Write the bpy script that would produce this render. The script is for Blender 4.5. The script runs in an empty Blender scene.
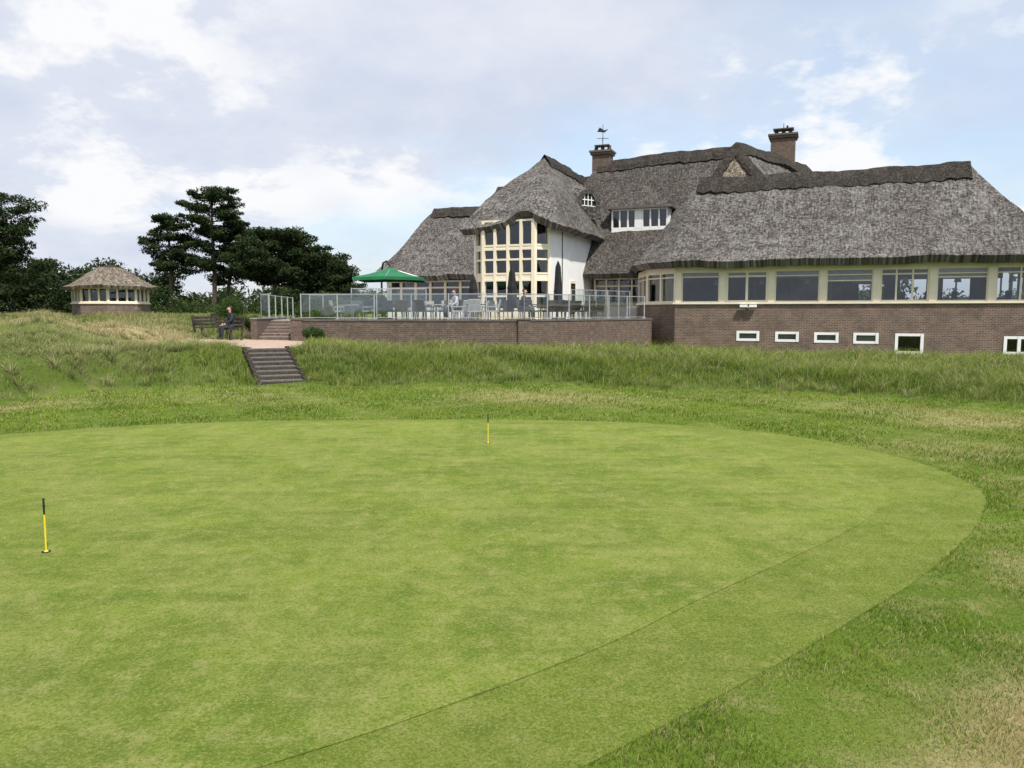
import bpy, bmesh, math, random
import numpy as np
from mathutils import Vector, noise
random.seed(3); rng=np.random.default_rng(7)
scene=bpy.context.scene
COL=scene.collection
# ------------------------------------------------------------------ materials
def new_mat(name):
    m=bpy.data.materials.new(name); m.use_nodes=True
    nt=m.node_tree; nt.nodes.clear()
    out=nt.nodes.new('ShaderNodeOutputMaterial'); b=nt.nodes.new('ShaderNodeBsdfPrincipled')
    nt.links.new(b.outputs[0],out.inputs[0])
    return m,nt,b,out
def N(nt,t,**k):
    n=nt.nodes.new(t)
    for a,v in k.items(): setattr(n,a,v)
    return n
def ramp(nt,fac,stops):
    r=nt.nodes.new('ShaderNodeValToRGB'); els=r.color_ramp.elements
    while len(els)<len(stops): els.new(0.5)
    for e,(p,c) in zip(els,stops):
        e.position=p; e.color=(c,c,c,1) if not isinstance(c,tuple) else (*c,1)
    nt.links.new(fac,r.inputs[0]); return r.outputs[0]
def coords(nt,kind='Object',scale=(1,1,1),rot=(0,0,0)):
    tc=nt.nodes.new('ShaderNodeTexCoord'); mp=nt.nodes.new('ShaderNodeMapping')
    mp.inputs['Scale'].default_value=scale; mp.inputs['Rotation'].default_value=rot
    nt.links.new(tc.outputs[kind],mp.inputs[0]); return mp.outputs[0]
def noi(nt,vec,scale,detail=5,rough=.55):
    n=nt.nodes.new('ShaderNodeTexNoise'); n.inputs['Scale'].default_value=scale
    n.inputs['Detail'].default_value=detail; n.inputs['Roughness'].default_value=rough
    nt.links.new(vec,n.inputs['Vector']); return n.outputs['Fac']
def mix(nt,fac,a,b,mode='MIX'):
    m=nt.nodes.new('ShaderNodeMix'); m.data_type='RGBA'; m.blend_type=mode
    for s,v in ((m.inputs[0],fac),(m.inputs[6],a),(m.inputs[7],b)):
        if isinstance(v,(int,float)): s.default_value=v
        elif isinstance(v,tuple): s.default_value=(*v,1)
        else: nt.links.new(v,s)
    return m.outputs[2]
def bump(nt,b,h,strength,dist):
    n=nt.nodes.new('ShaderNodeBump'); n.inputs['Strength'].default_value=strength; n.inputs['Distance'].default_value=dist
    nt.links.new(h,n.inputs['Height']); nt.links.new(n.outputs[0],b.inputs['Normal'])
def nmat(name,c1,c2,scale=3,rough=.8,bmp=0,kind='Object',stretch=(1,1,1),lo=.35,hi=.65,detail=3,metal=0,spec=.3):
    m,nt,b,o=new_mat(name)
    v=coords(nt,kind,stretch); n=noi(nt,v,scale,detail)
    f=ramp(nt,n,[(lo,0.0),(hi,1.0)])
    nt.links.new(mix(nt,f,c1,c2),b.inputs['Base Color'])
    b.inputs['Roughness'].default_value=rough; b.inputs['Metallic'].default_value=metal
    b.inputs['Specular IOR Level'].default_value=spec
    if bmp: bump(nt,b,n,.6,bmp)
    return m
def thatch_mat(name,c1,c2,c3,hl=(.42,.4,.36)):
    m,nt,b,o=new_mat(name)
    uv=coords(nt,'UV',(1,1,1)); st=coords(nt,'UV',(6,.8,1))
    big=noi(nt,uv,.4,4,.65); sk=noi(nt,st,2.0,4,.7); fine=noi(nt,uv,7,3,.75)
    spots=noi(nt,uv,1.7,5,.72); hor=noi(nt,coords(nt,'UV',(.25,2.2,1)),1.5,3,.6)
    c=mix(nt,ramp(nt,big,[(.4,0.0),(.58,1.0)]),c1,c2)
    c=mix(nt,ramp(nt,spots,[(.47,0.0),(.58,.9)]),c,c3)
    c=mix(nt,ramp(nt,hor,[(.5,0.0),(.66,.45)]),c,c3)
    c=mix(nt,ramp(nt,sk,[(.38,.8),(.55,0.0)]),c,(.04,.034,.03))
    c=mix(nt,ramp(nt,fine,[(.52,0.0),(.68,.75)]),c,hl)
    c=mix(nt,ramp(nt,fine,[(.34,.8),(.46,0.0)]),c,(.03,.026,.022))
    nt.links.new(c,b.inputs['Base Color']); b.inputs['Roughness'].default_value=.95
    b.inputs['Specular IOR Level'].default_value=.1
    h=mix(nt,.5,sk,fine); bump(nt,b,h,1.0,.2)
    return m
M={}
M['thatch']=thatch_mat('thatch',(.15,.135,.125),(.235,.218,.205),(.078,.068,.062),(.37,.355,.33))
M['thatch_dark']=thatch_mat('thatch_dark',(.1,.088,.08),(.145,.13,.118),(.06,.051,.045),(.25,.235,.21))
M['thatch_tan']=thatch_mat('thatch_tan',(.26,.205,.155),(.34,.28,.215),(.18,.14,.105))
M['ridge']=thatch_mat('ridge_thatch',(.045,.039,.034),(.075,.065,.056),(.027,.023,.02),(.13,.12,.1))
def brick_mat(name,c1,c2,mo):
    m,nt,b,o=new_mat(name); uv=coords(nt,'UV')
    t=nt.nodes.new('ShaderNodeTexBrick'); nt.links.new(uv,t.inputs['Vector'])
    t.inputs['Scale'].default_value=1; t.inputs['Brick Width'].default_value=.23; t.inputs['Row Height'].default_value=.08
    t.inputs['Mortar Size'].default_value=.011; t.inputs['Color1'].default_value=(*c1,1); t.inputs['Color2'].default_value=(*c2,1); t.inputs['Mortar'].default_value=(*mo,1)
    n=noi(nt,uv,1.1,4,.65); c=mix(nt,ramp(nt,n,[(.42,.0),(.62,.55)]),t.outputs['Color'],(.08,.06,.047))
    n2=noi(nt,uv,5,3,.6); c=mix(nt,ramp(nt,n2,[(.5,.0),(.66,.45)]),c,(.25,.165,.12))
    nt.links.new(c,b.inputs['Base Color']); b.inputs['Roughness'].default_value=.9
    bump(nt,b,t.outputs['Fac'],-.4,.01)
    return m
M['brick']=brick_mat('brick',(.2,.115,.083),(.1,.064,.05),(.27,.235,.2))
M['brick_wall']=brick_mat('brick_terrace',(.14,.078,.056),(.08,.05,.038),(.16,.135,.117))
M['cream']=nmat('cream_paint',(.76,.68,.52),(.82,.74,.58),2,.5)
M['white']=nmat('white_render',(.8,.8,.79),(.86,.86,.84),1.2,.8,.01)
M['dark']=nmat('dark_interior',(.02,.018,.016),(.05,.04,.035),1,.9)
M['inter']=nmat('interior_wall',(.07,.06,.05),(.13,.11,.09),1,.9)
M['black']=nmat('black_fabric',(.012,.012,.013),(.025,.025,.027),4,.8)
M['steel']=nmat('steel',(.45,.47,.48),(.55,.56,.57),6,.35,metal=.6)
M['wood']=nmat('dark_wood',(.035,.028,.023),(.075,.06,.05),4,.85,.01,stretch=(1,8,1))
M['stone']=nmat('tread_stone',(.1,.088,.078),(.17,.152,.135),9,.9,.01)
M['coping']=nmat('coping_stone',(.2,.18,.16),(.28,.26,.23),5,.9,.01)
M['lead']=nmat('lead_sheet',(.1,.085,.075),(.15,.13,.12),2,.6)
M['pave']=nmat('paving',(.28,.22,.19),(.36,.3,.26),2,.9)
M['sand']=nmat('sandy_path',(.36,.26,.2),(.46,.35,.27),3,.95,.01)
M['canvas']=nmat('green_canvas',(.015,.13,.055),(.022,.17,.07),2,.7)
M['rattan']=nmat('rattan',(.3,.29,.28),(.42,.41,.39),12,.8)
M['rattan_dark']=nmat('rattan_dark',(.05,.045,.04),(.09,.08,.07),12,.8)
M['yellow']=nmat('yellow_paint',(.75,.55,.03),(.8,.6,.05),5,.4)
M['bark']=nmat('bark',(.06,.045,.035),(.12,.09,.07),3,.95,.03,stretch=(4,4,1))
M['skin']=nmat('skin',(.5,.3,.22),(.55,.34,.25),6,.6)
M['cloth']=nmat('dark_clothes',(.02,.022,.03),(.04,.042,.055),6,.9)
M['cloth_l']=nmat('light_clothes',(.45,.45,.48),(.55,.55,.58),6,.9)
M['cloth2']=nmat('jeans',(.05,.06,.09),(.07,.09,.13),6,.9)
M['hair']=nmat('hair',(.04,.025,.015),(.07,.045,.03),8,.8)
M['curtain']=nmat('blind_fabric',(.5,.48,.42),(.6,.58,.52),3,.9)
def glass_mat(name,tint,refl):
    m,nt,b,o=new_mat(name); nt.nodes.remove(b)
    t=N(nt,'ShaderNodeBsdfTransparent'); t.inputs[0].default_value=(*tint,1)
    g=N(nt,'ShaderNodeBsdfGlossy'); g.inputs['Roughness'].default_value=.02; g.inputs['Color'].default_value=(.9,.95,1,1)
    v=coords(nt,'Object'); n=noi(nt,v,.8,1,.5); bp=N(nt,'ShaderNodeBump'); bp.inputs['Strength'].default_value=.25; bp.inputs['Distance'].default_value=.03
    nt.links.new(n,bp.inputs['Height']); nt.links.new(bp.outputs[0],g.inputs['Normal'])
    lw=N(nt,'ShaderNodeFresnel'); lw.inputs[0].default_value=1.5
    ma=N(nt,'ShaderNodeMath',operation='ADD'); ma.inputs[1].default_value=refl
    ma.use_clamp=True
    nt.links.new(lw.outputs[0],ma.inputs[0])
    mx=N(nt,'ShaderNodeMixShader'); nt.links.new(ma.outputs[0],mx.inputs[0]); nt.links.new(t.outputs[0],mx.inputs[1]); nt.links.new(g.outputs[0],mx.inputs[2])
    nt.links.new(mx.outputs[0],o.inputs[0]); return m
M['glass']=glass_mat('window_glass',(.6,.65,.68),.04)
M['screen']=glass_mat('screen_glass',(.82,.88,.87),.07)
def leafy(name,trans=.25,rough=.6):
    m,nt,b,o=new_mat(name); nt.nodes.remove(b)
    b=N(nt,'ShaderNodeBsdfDiffuse')
    a=N(nt,'ShaderNodeAttribute',attribute_name='Col')
    nt.links.new(a.outputs['Color'],b.inputs[0])
    tr=N(nt,'ShaderNodeBsdfTranslucent'); nt.links.new(a.outputs['Color'],tr.inputs[0])
    mx=N(nt,'ShaderNodeMixShader'); mx.inputs[0].default_value=trans
    nt.links.new(b.outputs[0],mx.inputs[1]); nt.links.new(tr.outputs[0],mx.inputs[2]); nt.links.new(mx.outputs[0],o.inputs[0])
    return m
M['blade']=leafy('grass_blade',.35); M['needle']=leafy('pine_needles',.15)
def turf_mat(name,k,tanlo,stf=1.0):
    base,light,dark,tan=[tuple(x*k for x in q) for q in ((.185,.245,.038),(.245,.3,.055),(.1,.158,.022),(.37,.36,.13))]
    m,nt,b,o=new_mat(name)
    v=coords(nt,'Object'); s=coords(nt,'Object',(.3,1.7,1),(0,0,math.radians(-32)))
    s2=coords(nt,'Object',(1.5,.16,1),(0,0,math.radians(14)))
    big=noi(nt,v,.4,4,.62); st=noi(nt,s,1.1,4,.65); stb=noi(nt,s2,.9,3,.6); med=noi(nt,v,4.5,5,.72); fine=noi(nt,v,55,4,.75); vf=noi(nt,v,210,2,.7)
    # mowing bands
    wv=N(nt,'ShaderNodeTexWave',wave_type='BANDS',bands_direction='Y',wave_profile='SIN'); wv.inputs['Scale'].default_value=.26; wv.inputs['Distortion'].default_value=1.2; wv.inputs['Detail'].default_value=2; wv.inputs['Detail Scale'].default_value=1.5
    nt.links.new(coords(nt,'Object',(1,1,1),(0,0,math.radians(-36))),wv.inputs['Vector'])
    wv2=N(nt,'ShaderNodeTexWave',wave_type='BANDS',bands_direction='Y',wave_profile='SIN'); wv2.inputs['Scale'].default_value=.2; wv2.inputs['Distortion'].default_value=1.0; wv2.inputs['Detail'].default_value=2
    nt.links.new(coords(nt,'Object',(1,1,1),(0,0,math.radians(48))),wv2.inputs['Vector'])
    c=mix(nt,ramp(nt,big,[(.4,0.0),(.6,1.0)]),base,light)
    c=mix(nt,ramp(nt,wv.outputs['Fac'],[(.35,0.0),(.65,.34*stf)]),c,dark)
    c=mix(nt,ramp(nt,wv2.outputs['Fac'],[(.4,0.0),(.6,.25*stf)]),c,tan)
    c=mix(nt,ramp(nt,st,[(.47,0.0),(.62,.6*stf)]),c,dark)
    c=mix(nt,ramp(nt,stb,[(.5,0.0),(.6,.6*stf)]),c,light)
    c=mix(nt,ramp(nt,med,[(tanlo,0.0),(tanlo+.14,.6)]),c,tan)
    c=mix(nt,ramp(nt,med,[(.34,.6),(.46,0.0)]),c,dark)
    c=mix(nt,ramp(nt,fine,[(.38,.8),(.5,0.0)]),c,dark)
    c=mix(nt,ramp(nt,fine,[(.52,0.0),(.64,.7)]),c,tan)
    c=mix(nt,ramp(nt,vf,[(.38,.6),(.5,0.0)]),c,dark)
    nt.links.new(c,b.inputs['Base Color']); b.inputs['Roughness'].default_value=.95; b.inputs['Specular IOR Level'].default_value=.05
    h=mix(nt,.5,fine,vf); bump(nt,b,h,1.0,.02)
    return m
M['green']=turf_mat('putting_green_turf',1.0,.5)
M['fringe']=turf_mat('fringe_turf',.93,.52,.6)
def ground_mat():
    m,nt,b,o=new_mat('rough_grass_ground'); v=coords(nt,'Object')
    big=noi(nt,v,.3,4,.6); med=noi(nt,v,2.2,5,.7); fine=noi(nt,v,40,4,.75)
    c=mix(nt,ramp(nt,big,[(.38,0.0),(.62,1.0)]),(.11,.17,.024),(.16,.22,.036))
    c=mix(nt,ramp(nt,med,[(.5,0.0),(.65,.8)]),c,(.27,.25,.1))
    c=mix(nt,ramp(nt,fine,[(.35,.7),(.55,0.0)]),c,(.06,.095,.018))
    a=N(nt,'ShaderNodeAttribute',attribute_name='Col')
    sp=N(nt,'ShaderNodeSeparateColor'); nt.links.new(a.outputs['Color'],sp.inputs[0])
    c=mix(nt,sp.outputs[0],c,mix(nt,ramp(nt,med,[(.4,0.0),(.6,1.0)]),(.28,.22,.11),(.42,.34,.19)))
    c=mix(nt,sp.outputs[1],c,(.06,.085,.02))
    nt.links.new(c,b.inputs['Base Color']); b.inputs['Roughness'].default_value=.95; b.inputs['Specular IOR Level'].default_value=.05
    bump(nt,b,fine,.8,.03); return m
M['ground']=ground_mat()
# ------------------------------------------------------------------ mesh builder
def empty(name,loc=(0,0,0)):
    e=bpy.data.objects.new(name,None); e.location=loc; COL.objects.link(e); return e
class MB:
    def __init__(s): s.v=[]; s.f=[]; s.m=[]; s.uv=[]; s.mats=[]
    def mi(s,k):
        if k not in s.mats: s.mats.append(k)
        return s.mats.index(k)
    def face(s,pts,k,uv=None):
        i=len(s.v); s.v+= [tuple(p) for p in pts]; s.f.append(list(range(i,i+len(pts)))); s.m.append(s.mi(k))
        if uv is None:
            P=[Vector(p) for p in pts]; n=(P[1]-P[0]).cross(P[2]-P[0])
            if n.length<1e-9 and len(P)>3: n=(P[2]-P[0]).cross(P[3]-P[0])
            n=n.normalized() if n.length>1e-12 else Vector((0,0,1))
            t=Vector((0,0,1)).cross(n); t=t.normalized() if t.length>1e-3 else Vector((1,0,0)); bb=n.cross(t)
            uv=[(p.dot(t),p.dot(bb)) for p in P]
        s.uv.append(uv)
    def hexa(s,b,t,k):
        s.face(b[::-1],k); s.face(t,k)
        for i in range(4):
            j=(i+1)%4; s.face([b[i],b[j],t[j],t[i]],k)
    def box(s,c,size,k,yaw=0):
        cx,cy,cz=c; sx,sy,sz=[q/2 for q in size]; ca,sa=math.cos(yaw),math.sin(yaw)
        q=[(-sx,-sy),(sx,-sy),(sx,sy),(-sx,sy)]
        p=[(cx+x*ca-y*sa,cy+x*sa+y*ca) for x,y in q]
        s.hexa([(x,y,cz-sz) for x,y in p],[(x,y,cz+sz) for x,y in p],k)
    def bar(s,p0,p1,t,z0,z1,k,off=0):
        d=Vector((p1[0]-p0[0],p1[1]-p0[1])); d.normalize(); n=Vector((d.y,-d.x))
        a=n*(off+t/2); b=n*(off-t/2)
        q=[(p0[0]+a.x,p0[1]+a.y),(p1[0]+a.x,p1[1]+a.y),(p1[0]+b.x,p1[1]+b.y),(p0[0]+b.x,p0[1]+b.y)]
        s.hexa([(x,y,z0) for x,y in q],[(x,y,z1) for x,y in q],k)
    def pane(s,p0,p1,z0,z1,k,off=0):
        d=Vector((p1[0]-p0[0],p1[1]-p0[1])); d.normalize(); a=Vector((d.y,-d.x))*off
        s.face([(p0[0]+a.x,p0[1]+a.y,z0),(p1[0]+a.x,p1[1]+a.y,z0),(p1[0]+a.x,p1[1]+a.y,z1),(p0[0]+a.x,p0[1]+a.y,z1)],k)
    def cyl(s,p0,p1,r0,r1,k,n=8,caps=True):
        p0=Vector(p0);p1=Vector(p1); d=(p1-p0).normalized(); a=d.orthogonal().normalized(); b=d.cross(a)
        A=[p0+(a*math.cos(2*math.pi*i/n)+b*math.sin(2*math.pi*i/n))*r0 for i in range(n)]
        B_=[p1+(a*math.cos(2*math.pi*i/n)+b*math.sin(2*math.pi*i/n))*r1 for i in range(n)]
        for i in range(n):
            j=(i+1)%n; s.face([A[i],A[j],B_[j],B_[i]],k)
        if caps: s.face(A[::-1],k); s.face(B_,k)
    def tube(s,pts,rs,k,n=8):
        for i in range(len(pts)-1): s.cyl(pts[i],pts[i+1],rs[i],rs[i+1],k,n)
    def prism(s,poly,z0,z1,k,kt=None):
        s.face([(x,y,z1) for x,y in poly],kt or k); s.face([(x,y,z0) for x,y in poly][::-1],k)
        for i in range(len(poly)):
            a=poly[i]; b=poly[(i+1)%len(poly)]; s.face([(a[0],a[1],z0),(b[0],b[1],z0),(b[0],b[1],z1),(a[0],a[1],z1)],k)
    def build(s,name,parent=None,smooth=False,weld=0,loc=None):
        me=bpy.data.meshes.new(name); me.from_pydata(s.v,[],s.f)
        for k in s.mats: me.materials.append(M[k])
        me.polygons.foreach_set('material_index',s.m)
        ul=me.uv_layers.new(name='UVMap'); flat=[c for f in s.uv for p in f for c in p]
        ul.data.foreach_set('uv',flat)
        if weld:
            bm=bmesh.new(); bm.from_mesh(me); bmesh.ops.remove_doubles(bm,verts=bm.verts,dist=weld)
            bmesh.ops.dissolve_degenerate(bm,edges=bm.edges,dist=1e-4)
            bm.to_mesh(me); bm.free()
        if smooth: me.polygons.foreach_set('use_smooth',[True]*len(me.polygons))
        me.update(); o=bpy.data.objects.new(name,me); COL.objects.link(o)
        if parent: o.parent=parent
        if loc: o.location=loc
        return o
CA,SA=math.cos(math.atan2(.37,.93)),math.sin(math.atan2(.37,.93))
def B(u,v): return (CA*u+SA*v,-SA*u+CA*v)
def B3(u,v,z): x,y=B(u,v); return (x,y,z)
# ------------------------------------------------------------------ terrain
TX=[-60,-13.2,-12.4,-11.6,-9,-5.5,0,5.3,9,12.6,16,22,60]; TY=[13,15.3,17.4,20.6,21.9,22.2,22.6,21.4,19.6,17.3,15.5,14,13]
HX=[-60,-20,-14.6,-12.8,-8,-5,3,8,12,20,60]; HH=[1.45,1.55,1.45,1.05,.95,.72,.62,.42,.25,.2,.3]
def sst(t): t=np.clip(t,0,1); return t*t*(3-2*t)
S0=np.array([-7.0,23.7]); S1=np.array([-8.36,26.4]); SH=.98
def wob(X,Y): return np.sin(X*.9+1.3)*np.cos(Y*.7+X*.2)+.5*np.sin(X*2.1+Y*1.3)+.3*np.sin(Y*2.9-X*1.7)
def terr(X,Y):
    X=np.asarray(X,float);Y=np.asarray(Y,float)
    toe=np.interp(X,TX,TY); h=np.interp(X,HX,HH)
    t=(Y-toe)/4.2; z=h*sst(t)
    left=sst((-X-12.4)/3.0)
    z=z+sst((Y-32)/8)*sst((-X-11.5)/4)*(1.9-h)
    z=z+left*sst((Y-toe-1)/3)*.15*wob(X,Y)*(1-sst((Y-40)/5))
    z=z+.36*np.exp(-((X+16.6)**2/5+(Y-27.5)**2/7))+.2*np.exp(-((X+20.5)**2/6+(Y-29)**2/8))-.12*np.exp(-((X+13.2)**2/1.2+(Y-24)**2/4))
    z=z+(1-left)*sst(t)*.04*wob(X*1.2,Y)*(1-sst((-X-7)/2))
    z=z+sst((Y-toe+6)/4)*(1-sst(t))*.04*wob(X*.8,Y*.8)
    d=S1-S0; L=np.hypot(*d); dn=d/L
    px=X-S0[0];py=Y-S0[1]; a=px*dn[0]+py*dn[1]; q=np.abs(px*dn[1]-py*dn[0])
    zt=np.clip(a/L,0,1)*SH-.1
    w=(1-sst((q-.75)/.6))*sst((a+1)/1)*(1-sst((a-L-.3)/.8))
    z=z*(1-w)+np.maximum(zt,0)*w
    far=sst((Y-60)/60); z=z*(1-far)+1.9*far
    return z
def grow(a,b,step,lim):
    out=list(np.arange(a,b+1e-6,step)); s=step; x=b
    while x<lim: s*=1.35; x+=s; out.append(x)
    s=step;x=a
    while x>-lim: s*=1.35; x-=s; out.insert(0,x)
    return np.array(out)
gx=grow(-30,30,.3,2500); gy=grow(-3,46,.3,2500)
GX,GY=np.meshgrid(gx,gy); GZ=terr(GX,GY)
nx,ny=len(gx),len(gy)
co=np.stack([GX,GY,GZ],-1).reshape(-1,3)
idx=np.arange(nx*ny).reshape(ny,nx)
fa=np.stack([idx[:-1,:-1],idx[:-1,1:],idx[1:,1:],idx[1:,:-1]],-1).reshape(-1,4)
def fast_mesh(name,co,fa,mat,col=None,smooth=False):
    me=bpy.data.meshes.new(name); n=fa.shape[1]
    me.vertices.add(len(co)); me.vertices.foreach_set('co',co.astype(np.float32).ravel())
    me.loops.add(fa.size); me.loops.foreach_set('vertex_index',fa.astype(np.int32).ravel())
    me.polygons.add(len(fa)); me.polygons.foreach_set('loop_start',np.arange(0,fa.size,n,dtype=np.int32))
    me.update(calc_edges=True); me.validate()
    if col is not None:
        a=me.color_attributes.new('Col','FLOAT_COLOR','POINT')
        c=np.ones((len(co),4),np.float32); c[:,:3]=col; a.data.foreach_set('color',c.ravel())
    if smooth: me.polygons.foreach_set('use_smooth',np.ones(len(fa),bool))
    me.materials.append(mat); o=bpy.data.objects.new(name,me); COL.objects.link(o); return o
def dryness(X,Y):
    toe=np.interp(X,TX,TY)
    d=sst((-X-11)/4)*sst((Y-24)/4)*.6*(0.5+.5*np.sin(X*.8)*np.cos(Y*.6))
    d=d+np.exp(-((X+13.8)**2/5+(Y-29)**2/6))*1.0+np.exp(-((X+17)**2/8+(Y-31)**2/3))*.8
    d=d+np.exp(-((X-3.0)**2/.35+(Y-3.9)**2/.2))*1.2+np.exp(-((X-2.2)**2/.2+(Y-3.4)**2/.1))*.9+np.exp(-((X-4.6)**2/.3+(Y-6.4)**2/.3))*.5+np.exp(-((X-3.9)**2/.5+(Y-4.6)**2/.15))*.7
    d=d+.55*np.exp(-((Y-toe+2.3)/1.5)**2)*np.clip(.4+.6*np.sin(X*.7+1)*np.sin(X*.23+Y*.4),0,1)
    d=d+np.exp(-((X-7.2)**2/1.5+(Y-12.4)**2/1.2))*.35+np.exp(-((X-9)**2/2+(Y-15.4)**2/.8))*.4
    d=d+np.exp(-((X-1.25)**2/.05+(Y-4.7)**2/.08))*.8+np.exp(-((X-6.4)**2/.1+(Y-9.0)**2/1.2))*.35
    return np.clip(d,0,1)
toeG=np.interp(GX,TX,TY)
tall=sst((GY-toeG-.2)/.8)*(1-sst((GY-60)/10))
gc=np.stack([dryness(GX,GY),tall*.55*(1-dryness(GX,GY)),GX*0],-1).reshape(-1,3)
fast_mesh('ground',co,fa,M['ground'],gc,True)
# ------------------------------------------------------------------ green
def catmull(P,n=14):
    P=np.array(P,float); out=[]; L=len(P)
    for i in range(L):
        a,b,c,d=P[i-1],P[i],P[(i+1)%L],P[(i+2)%L]
        for k in range(n):
            t=k/n; out.append(.5*((2*b)+(-a+c)*t+(2*a-5*b+4*c-d)*t*t+(-a+3*b-3*c+d)*t**3))
    return np.array(out)
outer=catmull([(-6.1,15.4),(-3,15.8),(0,15.8),(2.75,15.3),(4.82,13.9),(5.85,11.8),(5.85,9.7),(4.95,8.1),(3.58,6.5),(2.43,5.4),(1.43,4.5),(.35,3.6),(-1.2,2.4),(-3.5,1.2),(-7,.4),(-11,1.2),(-14,4.5),(-13.5,9),(-11,12.2),(-8.85,14.1)])
inner=catmull([(-6,15.0),(-3,15.4),(0,15.4),(2.2,14.85),(3.8,13.5),(4.72,11.6),(4.68,9.6),(3.75,8.1),(2.6,6.9),(1.44,5.8),(.7,5.05),(-.1,4.38),(-1.1,3.66),(-2.6,2.8),(-4.5,2.1),(-7.5,1.6),(-10.6,2.3),(-12.8,5),(-12.5,9),(-10.3,11.8),(-8.4,13.7)])
def sheet(name,poly,z,k):
    mb=MB(); mb.face([(x,y,z) for x,y in poly],k); o=mb.build(name)
    bm=bmesh.new(); bm.from_mesh(o.data)
    for f in bm.faces:
        if f.normal.z<0: f.normal_flip()
    bmesh.ops.triangulate(bm,faces=bm.faces); bm.to_mesh(o.data); bm.free(); return o
sheet('green_fringe',outer,.006,'fringe'); sheet('putting_green',inner,.011,'green')
def inpoly(P,x,y):
    c=np.zeros(x.shape,bool); n=len(P)
    for i in range(n):
        x1,y1=P[i-1];x2,y2=P[i]
        if y1==y2: continue
        k=((y1>y)!=(y2>y))&(x<(x2-x1)*(y-y1)/(y2-y1)+x1); c^=k
    return c
# ------------------------------------------------------------------ path
path_poly=catmull([(-8.0,26.5),(-7.7,28.5),(-8.2,31),(-8.9,33.4),(-11.2,33.4),(-12.6,32.6),(-13.0,30.8),(-12.0,28.4),(-9.3,26.9)],6)
gxs=np.arange(-23,-7,.2); gys=np.arange(26,42,.2)
PX,PY=np.meshgrid(gxs,gys); ins=inpoly(path_poly,PX,PY)
pz=terr(PX,PY)+.03
id2=-np.ones(PX.shape,int); pv=[];pf=[]
for j in range(PX.shape[0]-1):
    for i in range(PX.shape[1]-1):
        if ins[j,i] and ins[j+1,i] and ins[j,i+1] and ins[j+1,i+1]:
            q=[]
            for a,b in ((j,i),(j,i+1),(j+1,i+1),(j+1,i)):
                if id2[a,b]<0: id2[a,b]=len(pv); pv.append((PX[a,b],PY[a,b],pz[a,b]))
                q.append(id2[a,b])
            pf.append(q)
fast_mesh('sandy_path',np.array(pv),np.array(pf),M['sand'],None,True)
# ------------------------------------------------------------------ blades
def blades(name,X,Y,Z,h,w,lean,col,mat=None,tipmul=1.2,basemul=.65,bend=.35,la=None):
    n=len(X); a=rng.uniform(0,2*np.pi,n); dx=np.cos(a)*w/2; dy=np.sin(a)*w/2
    if la is None: la=rng.normal(.5,1.6,n)
    lean=lean*rng.uniform(.3,1.5,n); lx=np.cos(la)*lean*h; ly=np.sin(la)*lean*h
    b=np.stack([X,Y,Z-.01],-1)
    v=np.zeros((n,5,3))
    v[:,0]=b+np.stack([-dx,-dy,0*dx],-1); v[:,1]=b+np.stack([dx,dy,0*dx],-1)
    mid=b+np.stack([lx*bend,ly*bend,h*.65],-1)
    v[:,2]=mid+np.stack([-dx*.75,-dy*.75,0*dx],-1); v[:,3]=mid+np.stack([dx*.75,dy*.75,0*dx],-1)
    v[:,4]=b+np.stack([lx,ly,h],-1)
    i=np.arange(n)[:,None]*5
    f=np.concatenate([i+np.array([0,1,3]),i+np.array([0,3,2]),i+np.array([2,3,4])],1).reshape(-1,3)
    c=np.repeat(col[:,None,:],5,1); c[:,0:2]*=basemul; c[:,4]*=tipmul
    return fast_mesh(name,v.reshape(-1,3),f,mat or M['blade'],np.clip(c,0,1).reshape(-1,3))
def lerp(a,b,t): return np.array(a)[None]*(1-t[:,None])+np.array(b)[None]*t[:,None]
n=280000
Y=np.exp(rng.uniform(np.log(2.6),np.log(23.5),n)); X=rng.uniform(-.74,.74,n)*Y
toe=np.interp(X,TX,TY)
k=(~inpoly(outer,X,Y))&(Y<toe+.6); X=X[k];Y=Y[k]; n=len(X)
dr=dryness(X,Y); pt=np.clip(.45+.3*wob(X*1.4,Y*1.4)+.15*wob(X*4.4,Y*4.1)+rng.normal(0,.2,n),0,1)
col=lerp((.095,.17,.018),(.25,.325,.05),pt)
dm=(rng.uniform(0,1,n)<dr*.85+.07)
col[dm]=lerp((.34,.28,.12),(.5,.41,.21),rng.uniform(0,1,n))[dm]
h=(.02+.022*rng.uniform(0,1,n))*(1+.4*np.clip(wob(X*2,Y*2),-1,1))*(1+Y/22)
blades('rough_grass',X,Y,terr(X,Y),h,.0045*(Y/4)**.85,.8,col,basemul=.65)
n=100000
Y=np.exp(rng.uniform(np.log(3.2),np.log(8),n)); X=rng.uniform(-.7,.7,n)*Y
k=inpoly(outer,X,Y); X=X[k];Y=Y[k];n=len(X); ii=inpoly(inner,X,Y)
col=np.where(ii[:,None],lerp((.09,.155,.02),(.33,.35,.1),rng.uniform(0,1,n)),lerp((.08,.15,.018),(.28,.32,.07),rng.uniform(0,1,n)))
blades('green_turf_blades',X,Y,np.full(n,.012),rng.uniform(.004,.009,n)*np.where(ii,1,1.5),.0035*(Y/4)**.8,.9,col)
def wall_y(X): return np.where(X<-9,60,np.where(X<.45,np.interp(X,[-9,.45],[33.0,32.0]),np.where(X<6.6,np.interp(X,[.45,6.6],[32.0,38.2]),np.interp(X,[6.6,24],[40.3,33.4]))))
def in_build(X,Y): return (Y>wall_y(X)-.15)
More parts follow.
